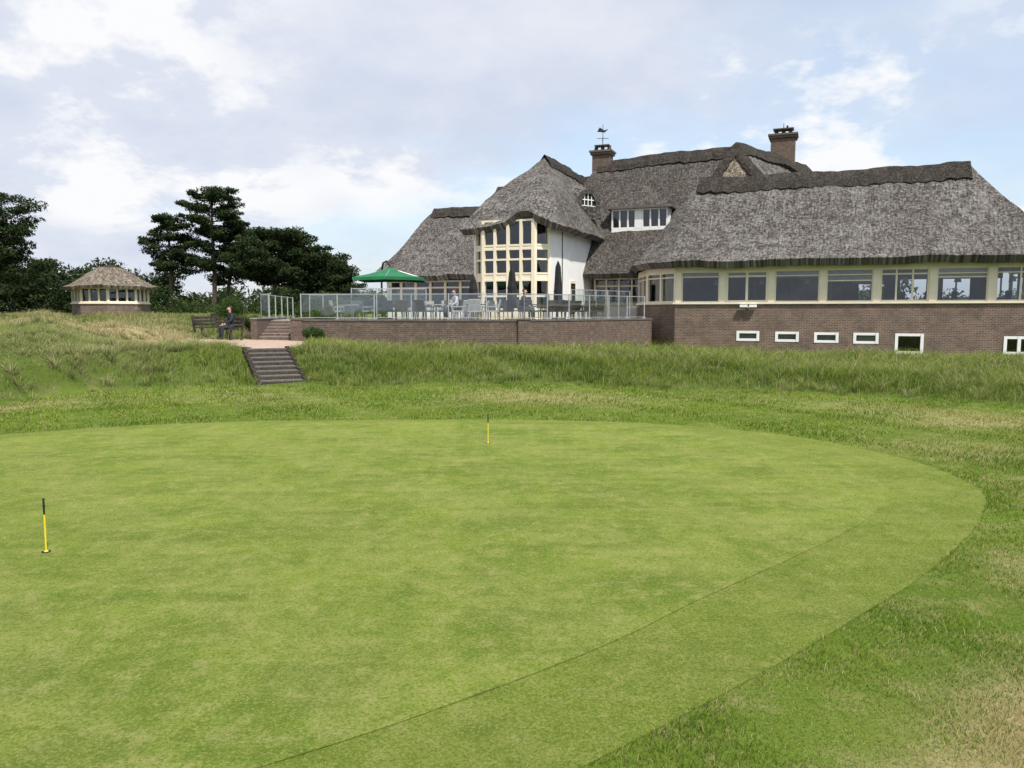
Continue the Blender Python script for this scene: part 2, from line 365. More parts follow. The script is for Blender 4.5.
def stairmask(X,Y,r):
    d=S1-S0;L=np.hypot(*d);dn=d/L;px=X-S0[0];py=Y-S0[1];a=px*dn[0]+py*dn[1];q=np.abs(px*dn[1]-py*dn[0])
    return (q<r)&(a>-.8)&(a<L+.6)
def tallset(n,x0,x1,y0,y1):
    X=rng.uniform(x0,x1,n);Y=rng.uniform(y0,y1,n); toe=np.interp(X,TX,TY)+.25*np.sin(X*1.7)+.15*np.sin(X*4.1)
    k=(Y>toe+rng.uniform(0,.9,n))&(~in_build(X,Y))&(~stairmask(X,Y,.78))&(~inpoly(path_poly,X,Y))
    k&=(rng.uniform(0,1,n)<np.where(Y>toe+7,.4,1.0))
    return X[k],Y[k]
X,Y=tallset(360000,-29,26,14,36)
n=len(X); toe=np.interp(X,TX,TY); dr=dryness(X,Y); edge=sst((Y-toe)/2.4)
lft=sst((-X-9.5)/2.5)
nearp=np.exp(-((X+9)**2+(Y-27)**2)/6)
clump=np.clip(wob(X*1.1,Y*1.3)+.7*wob(X*3.1+2,Y*3.3),-1.3,1.3)
hh=(.06+.21*edge)*(1+.5*clump)*rng.uniform(.5,1.3,n)*(1-.3*lft)*(1-.5*nearp)
pt=np.clip(.42+.25*wob(X*.9+2,Y*1.1)+.25*clump+rng.normal(0,.2,n),0,1)
colr=lerp((.055,.11,.013),(.24,.31,.055),pt); coll=lerp((.12,.175,.04),(.35,.36,.15),pt)
col=colr*(1-lft[:,None])+coll*lft[:,None]
top=sst((Y-toe-3)/2)
dm=rng.uniform(0,1,n)<(.05+.6*dr+.14*lft+.16*top); col[dm]=lerp((.36,.3,.15),(.54,.47,.28),rng.uniform(0,1,n))[dm]
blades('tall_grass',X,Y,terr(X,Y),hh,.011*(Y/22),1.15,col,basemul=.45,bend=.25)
# marram tufts
tx0,ty0=tallset(2600,-27,25,16,34); nt_=len(tx0); nb_=46
TXX=np.repeat(tx0,nb_);TYY=np.repeat(ty0,nb_); ang=rng.uniform(0,2*np.pi,nt_*nb_); rr=rng.uniform(0,.13,nt_*nb_)
Xb=TXX+np.cos(ang)*rr; Yb=TYY+np.sin(ang)*rr; size=np.repeat(rng.uniform(.6,1.25,nt_),nb_); tone=np.repeat(rng.uniform(0,1,nt_),nb_); l2=sst((-Xb-9.5)/2.5)
hb=(.2+.2*rng.uniform(0,1,len(Xb)))*size*(1-.2*l2)*sst((Yb-np.interp(Xb,TX,TY))/2.0+.25)
cg=lerp((.12,.2,.03),(.3,.35,.1),np.clip(tone+rng.normal(0,.15,len(Xb)),0,1)); cs=lerp((.3,.3,.14),(.5,.45,.26),np.clip(tone+rng.normal(0,.15,len(Xb)),0,1))
isd=(rng.uniform(0,1,len(Xb))<np.clip(.15+.45*l2+.3*(np.repeat(rng.uniform(0,1,nt_),nb_)>.8),0,.8))[:,None]
kk=~stairmask(Xb,Yb,.8)&~inpoly(path_poly,Xb,Yb)
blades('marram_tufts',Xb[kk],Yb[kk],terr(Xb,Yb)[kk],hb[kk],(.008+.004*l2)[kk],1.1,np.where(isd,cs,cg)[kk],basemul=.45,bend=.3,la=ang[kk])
X,Y=tallset(16000,-26,25,16,33); n=len(X); lft=sst((-X-9.5)/2.5)
blades('grass_seed_stalks',X,Y,terr(X,Y),rng.uniform(.22,.45,n)*(1-.3*lft),.009*np.ones(n),.35,lerp((.26,.26,.1),(.48,.43,.24),rng.uniform(0,1,n)))
X=rng.uniform(-50,-9.5,50000);Y=rng.uniform(35,60,50000);k=~inpoly(path_poly,X,Y)&~((X>-12.4)&(Y>32.5));X=X[k];Y=Y[k];n=len(X)
blades('meadow_grass',X,Y,terr(X,Y),rng.uniform(.12,.3,n),.03*np.ones(n),.5,lerp((.12,.18,.04),(.38,.35,.16),np.clip(.4+.3*wob(X,Y)+rng.normal(0,.2,n),0,1)))
# ------------------------------------------------------------------ putting markers
def marker(x,y):
    mb=MB(); mb.cyl((0,0,.012),(0,0,.36),.0075,.0075,'yellow',10); mb.cyl((0,0,.36),(0,0,.5),.0085,.0085,'black',10)
    mb.cyl((0,0,.5),(0,0,.51),.012,.008,'black',10); mb.cyl((0,0,.013),(0,0,.0165),.04,.04,'black',20); mb.cyl((0,0,.0165),(0,0,.024),.02,.015,'yellow',10)
    mb.cyl((0,0,.435),(0,0,.445),.013,.013,'black',10); mb.build('putting_flag',loc=(x,y,0))
marker(-4.27,6.98); marker(-.4,12.9)
# ------------------------------------------------------------------ stairs
mb=MB(); ns=8; d=S1-S0; L=np.hypot(*d); dn=d/L; yaw=math.atan2(dn[1],dn[0])-math.pi/2
for i in range(ns):
    z1=SH*(i+1)/ns; c=S0+dn*(L*(i+.5)/ns)
    mb.box((c[0],c[1],z1-.2),(1.34,L/ns+.02,.34),'wood',yaw)
    mb.box((c[0],c[1],z1-.02),(1.28,L/ns-.03,.05),'stone',yaw)
for sx in (-.7,.7):
    nrm=np.array([dn[1],-dn[0]])
    for i in range(ns):
        c=S0+dn*(L*(i+.5)/ns)+nrm*sx; z1=SH*(i+1)/ns
        mb.box((c[0],c[1],z1-.12),(.1,L/ns-.01,.36),'wood',yaw)
mb.build('garden_steps')
mb=MB()
for i in range(6):
    z1=1.02+.13*(i+1); mb.box((-9.95,33.15+i*.33+.5,(z1+.6)/2),(1.5,.33+1.0,z1-.6),'brick_wall'); mb.box((-9.95,33.15+i*.33-.0,z1+.015),(1.46,.3,.03),'coping')
for sx in (-.9,.9):
    mb.box((-9.95+sx,34.0,1.35),(.26,2.3,1.1),'brick_wall'); mb.box((-9.95+sx,34.0,1.93),(.32,2.36,.06),'coping')
mb.build('terrace_steps')
# ------------------------------------------------------------------ terrace
TZ=1.8
tp=[(-9.02,33.0),(.5,32.2),(6.6,38.45),(6.9,43.2),B(-10.8,47.2),B(-27.5,47.2),(-13.0,45),(-11.7,35.2),(-9.02,35.2)]
mb=MB(); mb.prism(tp,.0,TZ,'brick_wall','pave'); mb.build('terrace')
mb=MB()
for a,b in zip(tp[:3],tp[1:4]): mb.bar(a,b,.3,.0,TZ+.02,'brick_wall',.12); mb.bar(a,b,.36,TZ+.02,TZ+.1,'lead',.12)
for a,b in ((tp[6],tp[7]),): mb.bar(a,b,.3,.5,TZ+.02,'brick_wall',.12); mb.bar(a,b,.36,TZ+.02,TZ+.1,'lead',.12)
for p in ((-9.0,32.9),(.5,32.1)): mb.box((p[0],p[1],.95),(.5,.5,1.86),'brick_wall'); mb.box((p[0],p[1],1.91),(.56,.56,.06),'lead')
mb.build('terrace_brick_wall')
def balus(name,pts,h,step=1.5,z=TZ+.1):
    root=empty(name); mf=MB(); mg=MB()
    for a,b in zip(pts[:-1],pts[1:]):
        L=math.dist(a,b); n=max(1,round(L/step)); d=((b[0]-a[0])/L,(b[1]-a[1])/L)
        for i in range(n+1):
            p=(a[0]+d[0]*L*i/n,a[1]+d[1]*L*i/n)
            mf.cyl((p[0],p[1],z),(p[0],p[1],z+h+.03),.028,.028,'steel',8); mf.box((p[0],p[1],z+.02),(.14,.14,.04),'steel')
        for i in range(n):
            p=(a[0]+d[0]*(L*i/n+.05),a[1]+d[1]*(L*i/n+.05)); q=(a[0]+d[0]*(L*(i+1)/n-.05),a[1]+d[1]*(L*(i+1)/n-.05))
            mg.pane(p,q,z+.08,z+h-.02,'screen')
            mf.bar(p,q,.03,z+h-.02,z+h+.015,'steel'); mf.bar(p,q,.03,z+.05,z+.08,'steel')
    mf.build('frame',root); mg.build('glass',root)
balus('glass_balustrade',[(-8.9,33.05),(.5,32.3),(6.5,38.5)],1.05,1.55)
balus('glass_balustrade',[(-12.3,44),(-11.3,35.3),(-10.9,35.2)],1.1,1.8)
balus('glass_windscreen',[(-7.2,35.2),(-3.9,35.6)],1.45,1.1,TZ)
balus('glass_windscreen',[(2.9,38.4),(6.3,42.0)],1.5,1.1,TZ)
balus('glass_windscreen',[(-9.6,37.2),(-7.2,35.2)],1.2,1.2,TZ)
# ------------------------------------------------------------------ clubhouse
club=empty('thatched_clubhouse')
def dn_noise(p): return noise.noise(Vector(p)*.55)*.13+noise.noise(Vector(p)*1.9)*.06
def patch(mb,a,b,c,d,k,n=14,m=10,arch=None,sag=.28):
    a,b,c,d=[Vector(q) for q in (a,b,c,d)]
    top=c if (c-d).length<1e-3 else (c+d)/2
    nn=(b-a).cross(top-a).normalized()
    if nn.z<0: nn=-nn
    t=Vector((0,0,1)).cross(nn).normalized(); bb=nn.cross(t)
    g=[]
    for j in range(m+1):
        s=j/m; row=[]
        for i in range(n+1):
            r=i/n; p=(a.lerp(b,r)).lerp(d.lerp(c,r),s)
            uv=(p.dot(t),p.dot(bb)); 
            p=p.copy(); p.z-= sag*math.sin(math.pi*s)*(1-s)
            if arch and i not in(0,n): p.z+=arch(r)*(1-s)**2
            p=p+Vector((0,0,dn_noise(p)))
            row.append((p,uv))
        g.append(row)
    for j in range(m):
        for i in range(n):
            q=[g[j][i],g[j][i+1],g[j+1][i+1],g[j+1][i]]
            mb.face([x[0] for x in q],k,[x[1] for x in q])
def roof(name,patches,thick=.42):
    mb=MB()
    for p in patches: patch(mb,*p[:5],**(p[5] if len(p)>5 else {}))
    o=mb.build(name,club,smooth=False,weld=.004)
    s=o.modifiers.new('thick','SOLIDIFY'); s.thickness=thick; s.offset=-1; s.use_rim=True; s.use_even_offset=False
    for pl in o.data.polygons: pl.use_smooth=True
    es=o.modifiers.new('es','EDGE_SPLIT'); es.split_angle=math.radians(60)
    return o
def cap(mb,p0,p1,q0,q1,w0=.95,lift=.1,k='ridge',n=None,scal=.12):
    p0,p1,q0,q1=[Vector(x) for x in (p0,p1,q0,q1)]
    L=(p1-p0).length; e=(p1-p0)/L; n=n or max(6,int(L*3))
    for q in (q0,q1):
        dwn=(q-p0)-e*((q-p0).dot(e)); dwn.normalize(); nn=e.cross(dwn); 
        if nn.z<0: nn=-nn
        rows=[]
        for i in range(n+1):
            c=p0+e*(L*i/n); c=c+Vector((0,0,dn_noise(c)))
            w=w0*(1+scal*(1 if i%2 else -1)*.5)
            sag=Vector((0,0,-.2*min(1,w/6)))
            up=Vector((0,0,lift+.1))
            rows.append((c+up,c+dwn*w*.5+nn*lift*1.5+sag*.3,c+dwn*w+nn*lift+sag,c+dwn*w-nn*.12+sag))
        for i in range(n):
            for j in range(3):
                pts=[rows[i][j],rows[i+1][j],rows[i+1][j+1],rows[i][j+1]]
                f=(pts[1]-pts[0]).cross(pts[2]-pts[0])
                if f.dot(nn if j<2 else dwn)<0: pts=pts[::-1]
                mb.face(pts,k)
E=4.72
Lr=B3(-6.65,45,9.4); Rr=B3(6.5,45,9.4)
eR0=B3(-7.5,39.9,E);eR1=B3(9.9,39.9,E);eL1=B3(-9.8,42.2,E);eL2=B3(-10.9,46.6,E);eLb=B3(-9,50,E);eRb=B3(9.9,50,E)
roof('restaurant_roof',[(eR0,eR1,Rr,Lr,'thatch',dict(n=50)),(eL1,eR0,Lr,Lr,'thatch',dict(n=10)),(eL2,eL1,Lr,Lr,'thatch',dict(n=12)),(eLb,eL2,Lr,Lr,'thatch',dict(n=10)),(eR1,eRb,Rr,Rr,'thatch',dict(n=24)),(eRb,eLb,Lr,Rr,'thatch',dict(n=40))])
Em=4.5
A0=B3(-14.5,52.5,12.2);A1=B3(-5.6,52.5,12.6)
a0=B3(-18.5,45.8,Em);a1=B3(-2,45.8,Em);a2=B3(-2,59,Em);a3=B3(-18.5,59,Em)
roof('main_roof',[(a0,a1,A1,A0,'thatch_dark',dict(n=44)),(a1,a2,A1,A1,'thatch'),(a2,a3,A0,A1,'thatch',dict(n=44)),(a3,a0,A0,A0,'thatch')])
C0=B3(-22.0,52.5,10.9);C1=B3(-14,52.5,11.3);c0=B3(-26,45.8,Em);c1=B3(-14,45.8,Em);c2=B3(-14,59,Em);c3=B3(-26,59,Em)
roof('rear_roof',[(c0,c1,C1,C0,'thatch_dark',dict(n=30)),(c2,c3,C0,C1,'thatch',dict(n=30)),(c3,c0,C0,C0,'thatch')])
G0=B3(-5.3,50,12.3);G1=B3(-1.5,59.5,12.3);g0=B3(-9.6,45,Em);g1=B3(0.4,45,Em);g2=B3(4.4,64,Em);g3=B3(-7,64,Em)
roof('cross_roof',[(g0,g1,G0,G0,'thatch_tan',dict(n=24)),(g1,g2,G1,G0,'thatch',dict(n=30)),(g3,g0,G0,G1,'thatch',dict(n=30)),(g2,g3,G1,G1,'thatch')])
F0=B3(-15.8,44.9,11.4);F1=B3(-15.8,53.5,11.4)
Ef=6.7
f0=B3(-18.6,38.9,Ef);f1=B3(-12.8,38.9,Ef);f2=B3(-12.8,53.5,Ef);f3=B3(-18.6,53.5,Ef)
roof('front_wing_roof',[(f0,f1,F0,F0,'thatch',dict(n=26,sag=-.5,arch=lambda r:.75*math.exp(-((r-.66)/.2)**2))),(f1,f2,F1,F0,'thatch',dict(n=26,sag=-.5)),(f3,f0,F0,F1,'thatch',dict(n=26,sag=-.5))])
W0=B3(-24.8,48,9.0);W1=B3(-16,48,9.0);w0=B3(-27.3,43.9,Em);w1=B3(-16,43.9,Em);w2=B3(-16,52,Em);w3=B3(-27.3,52,Em)
roof('left_wing_roof',[(w0,w1,W1,W0,'thatch',dict(n=36)),(w2,w3,W0,W1,'thatch',dict(n=36)),(w3,w0,W0,W0,'thatch')])
mb=MB()
cap(mb,Lr,Rr,eR0,eLb,1.15); cap(mb,A0,A1,a0,a3,.9); cap(mb,G0,G1,g3,g1,.9); cap(mb,G0,Vector(G0).lerp(Vector(g0),.42),g1,g3,.45); cap(mb,G0,Vector(G0).lerp(Vector(g1),.36),g0,g2,.45)
cap(mb,F0,F1,f0,f2,.7); cap(mb,C0,C1,c0,c3,.8); cap(mb,W0,W1,w0,w3,.7)
mb.build('ridge_caps',club)
# walls
def win_wall(mf,mg,p0,p1,z0,z1,cols,rails=(),post=.12,rail=.1,t=.14,glass=True,off=0,k='cream'):
    L=math.dist(p0,p1); d=((p1[0]-p0[0])/L,(p1[1]-p0[1])/L)
    P=lambda s:(p0[0]+d[0]*s,p0[1]+d[1]*s)
    for i in range(cols+1):
        c=L*i/cols; c=min(max(c,post/2),L-post/2); mf.bar(P(c-post/2),P(c+post/2),t,z0,z1,k,off)
    for z in (z0+rail/2,z1-rail/2)+tuple(rails): mf.bar(P(.01),P(L-.01),t-.03,z-rail/2,z+rail/2,k,off)
    if glass: mg.pane(P(.02),P(L-.02),z0+.02,z1-.02,'glass',off-.02)
mw=MB();mf=MB();mg=MB();mi=MB()
UE=9.35
fr=[B(-10.3,46.2),B(-9.05,42.7),B(-7.14,40.8),B(UE,40.8),B(UE,49)]
def seg(p0,p1,s): L=math.dist(p0,p1); return (p0[0]+(p1[0]-p0[0])*s/L,p0[1]+(p1[1]-p0[1])*s/L)
ZS=2.6
fa0,fa1=fr[2],fr[3]; FL=math.dist(fa0,fa1)
ops=[(3.1,4.2,.76,1.26),(4.95,6.05,.74,1.24),(6.75,7.85,.72,1.22),(8.5,9.6,.7,1.22),(10.3,11.5,.25,1.2),(14.7,15.9,.3,1.12)]
s=0
for (o0,o1,z0,z1) in ops:
    mw.bar(seg(fa0,fa1,s),seg(fa0,fa1,o0),.3,-.2,ZS,'brick',-.1)
    mw.bar(seg(fa0,fa1,o0),seg(fa0,fa1,o1),.3,-.2,z0,'brick',-.1); mw.bar(seg(fa0,fa1,o0),seg(fa0,fa1,o1),.3,z1,ZS,'brick',-.1)
    win_wall(mf,mg,seg(fa0,fa1,o0),seg(fa0,fa1,o1),z0,z1,2 if o0>14 else 1,(),.13,.12,.16,off=.0,k='white')
    mi.bar(seg(fa0,fa1,o0),seg(fa0,fa1,o1),.05,z0,z1,'curtain' if o0<9 else 'dark',-.25)
    s=o1
mw.bar(seg(fa0,fa1,s),fa1,.3,-.2,ZS,'brick',-.1)
for a,b in ((fr[0],fr[1]),(fr[1],fr[2]),(fr[3],fr[4])): mw.bar(a,b,.3,-.2,ZS,'brick',-.1)
for a,b in zip(fr[:-1],fr[1:]):
    mf.bar(a,b,.4,ZS,ZS+.1,'cream',-.06); mf.bar(a,b,.26,4.25,4.5,'cream',-.1)
nb=7; bw=FL/nb; ZT=4.25
for i in range(nb+1):
    s=min(max(bw*i,.15),FL-.15); mf.bar(seg(fa0,fa1,s-.15),seg(fa0,fa1,s+.15),.24,ZS+.1,ZT,'cream',-.06)
for i in range(nb):
    a=seg(fa0,fa1,bw*i+.15 if i else .3); b=seg(fa0,fa1,bw*(i+1)-.15 if i<nb-1 else FL-.3)
    A2=dict(post=.06,rail=.055,t=.12,off=-.08)
    if i in(0,2): win_wall(mf,mg,a,b,ZS+.1,ZT,1,(3.98,),**A2)
    elif i==1: win_wall(mf,mg,a,b,ZS+.1,ZT,2,(3.98,),.12,.09,.12,off=-.08)
    elif i==3: win_wall(mf,mg,a,b,ZS+.1,ZT,1,(3.98,3.7),**A2)
    elif i==4: win_wall(mf,mg,a,b,ZS+.1,ZT,3,(3.98,),.08,.07,.12,off=-.08)
    elif i==5: win_wall(mf,mg,a,b,ZS+.1,ZT,1,(3.98,3.8),**A2)
    else: win_wall(mf,mg,a,b,ZS+.1,ZT,2,(3.98,),**A2)
    if i in (0,1,2,3,5): mi.bar(a,b,.02,{0:3.98,1:3.98,2:3.9,3:3.7,5:3.8}[i],ZT,'curtain',-.2)
for a,b in ((fr[0],fr[1]),(fr[1],fr[2]),(fr[3],fr[4])):
    win_wall(mf,mg,a,b,ZS+.1,ZT,2 if math.dist(a,b)<4 else 4,(3.98,),.14,.07,.2,off=-.08)
mi.prism([B(-9.6,46),B(-8.6,43.3),B(-6.9,41.5),B(8.8,41.5),B(8.8,48.5),B(-9.5,48.5)],1.9,2.1,'dark')
mi.bar(B(-9.5,48.6),B(8.8,48.6),.1,2.1,2.8,'inter'); mi.bar(B(-9.5,48.6),B(8.8,48.6),.1,4.0,4.6,'inter')
for i in range(9):
    s=-9.5+i*2.1; mi.bar(B(s,48.6),B(s+.8,48.6),.1,2.8,4.0,'inter'); mi.bar(B(s+1.4,48.6),B(s+1.48,48.6),.06,2.8,4.0,'cream')
for i in range(7):
    x,y=B(-6+i*2.25,43.0); mi.box((x,y,2.83),(.9,.9,.05),'wood'); mi.cyl((x,y,2.1),(x,y,2.8),.05,.05,'black')
    for dx in (-.65,.65): mi.box((x+dx,y,2.7),(.06,.42,1.0),'rattan_dark'); mi.box((x+dx*.75,y,2.5),(.4,.42,.07),'rattan_dark')
    x,y=B(-5.2+i*2.2,42.0); mi.cyl((x,y,3.6),(x,y,3.85),.16,.1,'curtain',10); mi.cyl((x,y,3.85),(x,y,4.5),.008,.008,'black',4)
WZ=TZ-.1
bay=[B(-18.0,39.8),B(-17.3,39.1),B(-14.3,39.1),B(-13.63,39.8)]
for a,b,c in ((bay[0],bay[1],1),(bay[1],bay[2],4),(bay[2],bay[3],1)):
    win_wall(mf,mg,a,b,WZ+.1,7.1,c,(2.35,3.05,3.9,4.25,5.0,5.55,5.75),.15,.1,.26,off=-.1)
    mf.bar(a,b,.1,4.05-.13,4.05+.18,'cream',-.06); mf.bar(a,b,.1,5.52,5.78,'cream',-.06); mf.bar(a,b,.16,WZ,WZ+.55,'cream',-.06)
mi.bar(B(-18,41.8),B(-13.6,41.8),.1,WZ,7,'inter')
for z in (WZ+.05,4.05): mi.prism([B(-17.8,40),B(-17.2,39.4),B(-14.4,39.4),B(-13.8,40),B(-13.8,41.7),B(-17.8,41.7)],z-.05,z,'inter')
mw.bar(B(-13.63,39.8),B(-13.63,48.4),.3,WZ,7.0,'white',-.15)
mw.bar(B(-18.1,48),B(-18.1,39.8),.3,WZ,7.0,'white',-.15)
mf.bar(B(-13.6,43.2),B(-13.6,44.2),.06,WZ+.1,4.0,'cream',.0); mg.pane(B(-13.6,43.3),B(-13.6,44.1),2.1,3.85,'glass',.05)
mi.bar(B(-13.6,43.3),B(-13.6,44.1),.01,2.1,3.85,'dark',.035)
mw.bar(B(-13.5,47.6),B(-10.2,47.6),.3,WZ,2.5,'white',-.1)
win_wall(mf,mg,B(-13.4,47.6),B(-10.2,47.6),2.5,4.3,4,(3.8,),.12,.1,.16)
mi.bar(B(-13.4,49),B(-10,49),.1,WZ,4.4,'inter')
mw.bar(B(-26.6,44.8),B(-18.1,44.8),.3,WZ,2.4,'white',-.1); win_wall(mf,mg,B(-26.6,44.8),B(-18.1,44.8),2.4,4.2,8,(3.75,),.16,.1,.2)
mi.bar(B(-26.4,47),B(-18.1,47),.1,WZ,4.4,'inter'); mw.bar(B(-26.6,51),B(-26.6,44.8),.3,WZ,4.4,'white',-.15)
for a,b in ((B(1.5,50),B(-1,58)),(B(-1,58),B(-25,58)),(B(-25,58),B(-26.6,51))): mw.bar(a,b,.3,0,4.6,'white')
mw.build('walls',club); mf.build('window_frames',club); mg.build('window_glass',club); mi.build('interior',club)
mb=MB()
dz0,dz1=7.2,8.55
win_wall(mb,mb,B(-12.5,48.3),B(-10.95,48.3),dz0+.15,dz1,3,(),.09,.09,.14,k='white'); win_wall(mb,mb,B(-10.6,48.3),B(-9.0,48.3),dz0+.15,dz1,3,(),.09,.09,.14,k='white')
mb.bar(B(-12.5,48.3),B(-9.0,48.3),.16,dz0-.3,dz0+.16,'white',-.02); mb.bar(B(-10.96,48.3),B(-10.59,48.3),.16,dz0+.15,dz1,'white',-.01)
mb.bar(B(-12.4,48.9),B(-9.1,48.9),.05,dz0,dz1,'dark')
mb.prism([B(-12.56,48.4),B(-12.5,48.4),B(-12.5,50.2),B(-12.56,50.2)],dz0-.5,dz1,'white'); mb.prism([B(-9.0,48.4),B(-8.94,48.4),B(-8.94,50.2),B(-9.0,50.2)],dz0-.5,dz1,'white')
mb.prism([B(-12.8,47.95),B(-8.7,47.95),B(-8.7,51),B(-12.8,51)],dz1+.001,dz1+.16,'lead')
mb.build('dormer',club)
# eyebrow dormer: arched thatched hood with a small window, turned toward the garden
mb=MB(); fx,fy=.55,-.835; tx,ty=.835,.55
ox,oy,oz=B3(-13.35,46.1,8.55)
def D(t,f,z): return (ox+tx*t+fx*f,oy+ty*t+fy*f,oz+z)
W_,H_=.55,.75; sn=14
def arc(i,w,h): a=math.pi*i/sn; return (-w*math.cos(a),h*math.sin(a)**.8 if 0<i<sn else 0)
for i in range(sn):
    a0_,b0_=arc(i,W_,H_),arc(i+1,W_,H_); a1_,b1_=arc(i,W_+.34,H_+.34),arc(i+1,W_+.34,H_+.34)
    mb.face([D(a0_[0],0,a0_[1]),D(b0_[0],0,b0_[1]),D(b1_[0],0,b1_[1]-.05),D(a1_[0],0,a1_[1]-.05)],'thatch_dark')
    a2_,b2_=arc(i,W_+1.0,H_+.75),arc(i+1,W_+1.0,H_+.75)
    mb.face([D(a1_[0],0,a1_[1]-.05),D(b1_[0],0,b1_[1]-.05),D(b2_[0],-2.6,b2_[1]+.3),D(a2_[0],-2.6,a2_[1]+.3)],'thatch')
    mb.face([D(a0_[0],0,a0_[1]),D(b0_[0],0,b0_[1]),D(b0_[0],-.25,b0_[1]),D(a0_[0],-.25,a0_[1])],'thatch_dark')
    mb.face([D(a0_[0],-.16,a0_[1]),D(b0_[0],-.16,b0_[1]),D(0,-.16,0)],'dark')
for k in (-.27,0,.27):
    hk=H_*math.sqrt(1-(k/W_)**2)-.02; mb.hexa([D(k-.022,-.13,0),D(k+.022,-.13,0),D(k+.022,-.08,0),D(k-.022,-.08,0)],[D(k-.022,-.13,hk),D(k+.022,-.13,hk),D(k+.022,-.08,hk),D(k-.022,-.08,hk)],'white')
for z_,w_ in ((0,.55),(.36,.46)): mb.hexa([D(-w_,-.125,z_),D(w_,-.125,z_),D(w_,-.075,z_),D(-w_,-.075,z_)],[D(-w_,-.125,z_+.05),D(w_,-.125,z_+.05),D(w_,-.075,z_+.05),D(-w_,-.075,z_+.05)],'white')
# skirt under the sill, closing to the roof slope
mb.face([D(-.9,0,0),D(.9,0,0),D(1.1,-.15,-.75),D(-1.1,-.15,-.75)],'thatch')
mb.face([D(-.9,0,0),D(-1.1,-.15,-.75),D(-1.6,-2.6,.3)],'thatch'); mb.face([D(.9,0,0),D(1.1,-.15,-.75),D(1.6,-2.6,.3)],'thatch')
mb.build('eyebrow_dormer',club)
def chimney(u,v,z0,z1,w):
    x,y=B(u,v); yaw=-math.atan2(.37,.93); mb=MB()
    mb.box((x,y,(z0+z1)/2),(w,w*.8,z1-z0),'brick_wall',yaw); mb.box((x,y,z1-.1),(w+.22,w*.8+.22,.16),'brick_wall',yaw); mb.box((x,y,z1+.04),(w+.36,w*.8+.36,.12),'lead',yaw)
    for k in(-.45,0,.45): mb.cyl((x+k*CA,y-k*SA,z1+.1),(x+k*CA,y-k*SA,z1+.42),.15,.12,'rattan_dark',10)
    mb.box((x,y,z1+.47),(w*.85,w*.6,.06),'lead',yaw)
    return mb,x,y
mb,x,y=chimney(-14.3,52.6,10,12.95,1.2)
z=13.35
mb.cyl((x,y,z),(x,y,z+1.5),.025,.015,'black',6); mb.bar((x-.4,y),(x+.4,y),.03,z+.55,z+.58,'black'); mb.bar((x,y-.4),(x,y+.4),.03,z+.5,z+.53,'black')
mb.face([(x-.4,y,z+1.0),(x+.12,y,z+.95),(x+.38,y,z+1.2),(x+.08,y,z+1.1),(x-.22,y,z+1.3)],'black'); mb.build('chimney_with_vane',club)
mb,x,y=chimney(-2.95,57.5,9.5,14.1,1.55)
mb.cyl((x,y,14.5),(x,y,15.0),.03,.02,'black',6); mb.cyl((x+.25,y,14.5),(x+.25,y,14.85),.1,.06,'black',8); mb.build('chimney',club)
mb=MB(); mb.bar(seg(fa0,fa1,3.25),seg(fa0,fa1,3.6),.18,ZS-.16,ZS-.03,'white',.25); mb.bar(seg(fa0,fa1,3.7),seg(fa0,fa1,4.05),.18,ZS-.16,ZS-.03,'white',.25); mb.bar(seg(fa0,fa1,3.6),seg(fa0,fa1,3.7),.25,ZS-.2,ZS-.08,'steel',.16)
mb.build('floodlight')
# ------------------------------------------------------------------ gazebo
gz=empty('garden_pavilion'); cx,cy,z0=-23.0,45,1.9
mw=MB();mf=MB();mg=MB();mr=MB()
V=[(cx+2.0*math.cos(math.pi/8+i*math.pi/4),cy+2.0*math.sin(math.pi/8+i*math.pi/4)) for i in range(8)]
for i in range(8):
    a=V[i];b=V[(i+1)%8]
    mw.bar(a,b,.2,z0-.3,z0+.75,'brick',-.1); mf.bar(a,b,.28,z0+.75,z0+.83,'cream',-.08)
    win_wall(mf,mg,a,b,z0+.83,z0+1.85,3,(z0+1.6,),.09,.07,.14,off=-.08)
    mw.face([(a[0]*.96+cx*.04,a[1]*.96+cy*.04,z0+.1),(b[0]*.96+cx*.04,b[1]*.96+cy*.04,z0+.1),(cx,cy,z0+.1)],'dark')
mw.cyl((cx,cy,z0),(cx,cy,z0+1.9),.9,.9,'dark',8)
E2=[(cx+2.5*math.cos(math.pi/8+i*math.pi/4),cy+2.5*math.sin(math.pi/8+i*math.pi/4),z0+1.75) for i in range(8)]
T=[(cx+.55*math.cos(math.pi/8+i*math.pi/4),cy+.55*math.sin(math.pi/8+i*math.pi/4),z0+2.85) for i in range(8)]
for i in range(8): patch(mr,E2[i],E2[(i+1)%8],T[(i+1)%8],T[i],'thatch_tan',4,6,sag=.1); mr.face([T[i],T[(i+1)%8],(cx,cy,z0+3.02)],'ridge')
mw.build('walls',gz);mf.build('frames',gz);mg.build('glass',gz)
o=mr.build('roof',gz,weld=.004); sm=o.modifiers.new('t','SOLIDIFY'); sm.thickness=.18; sm.offset=-1
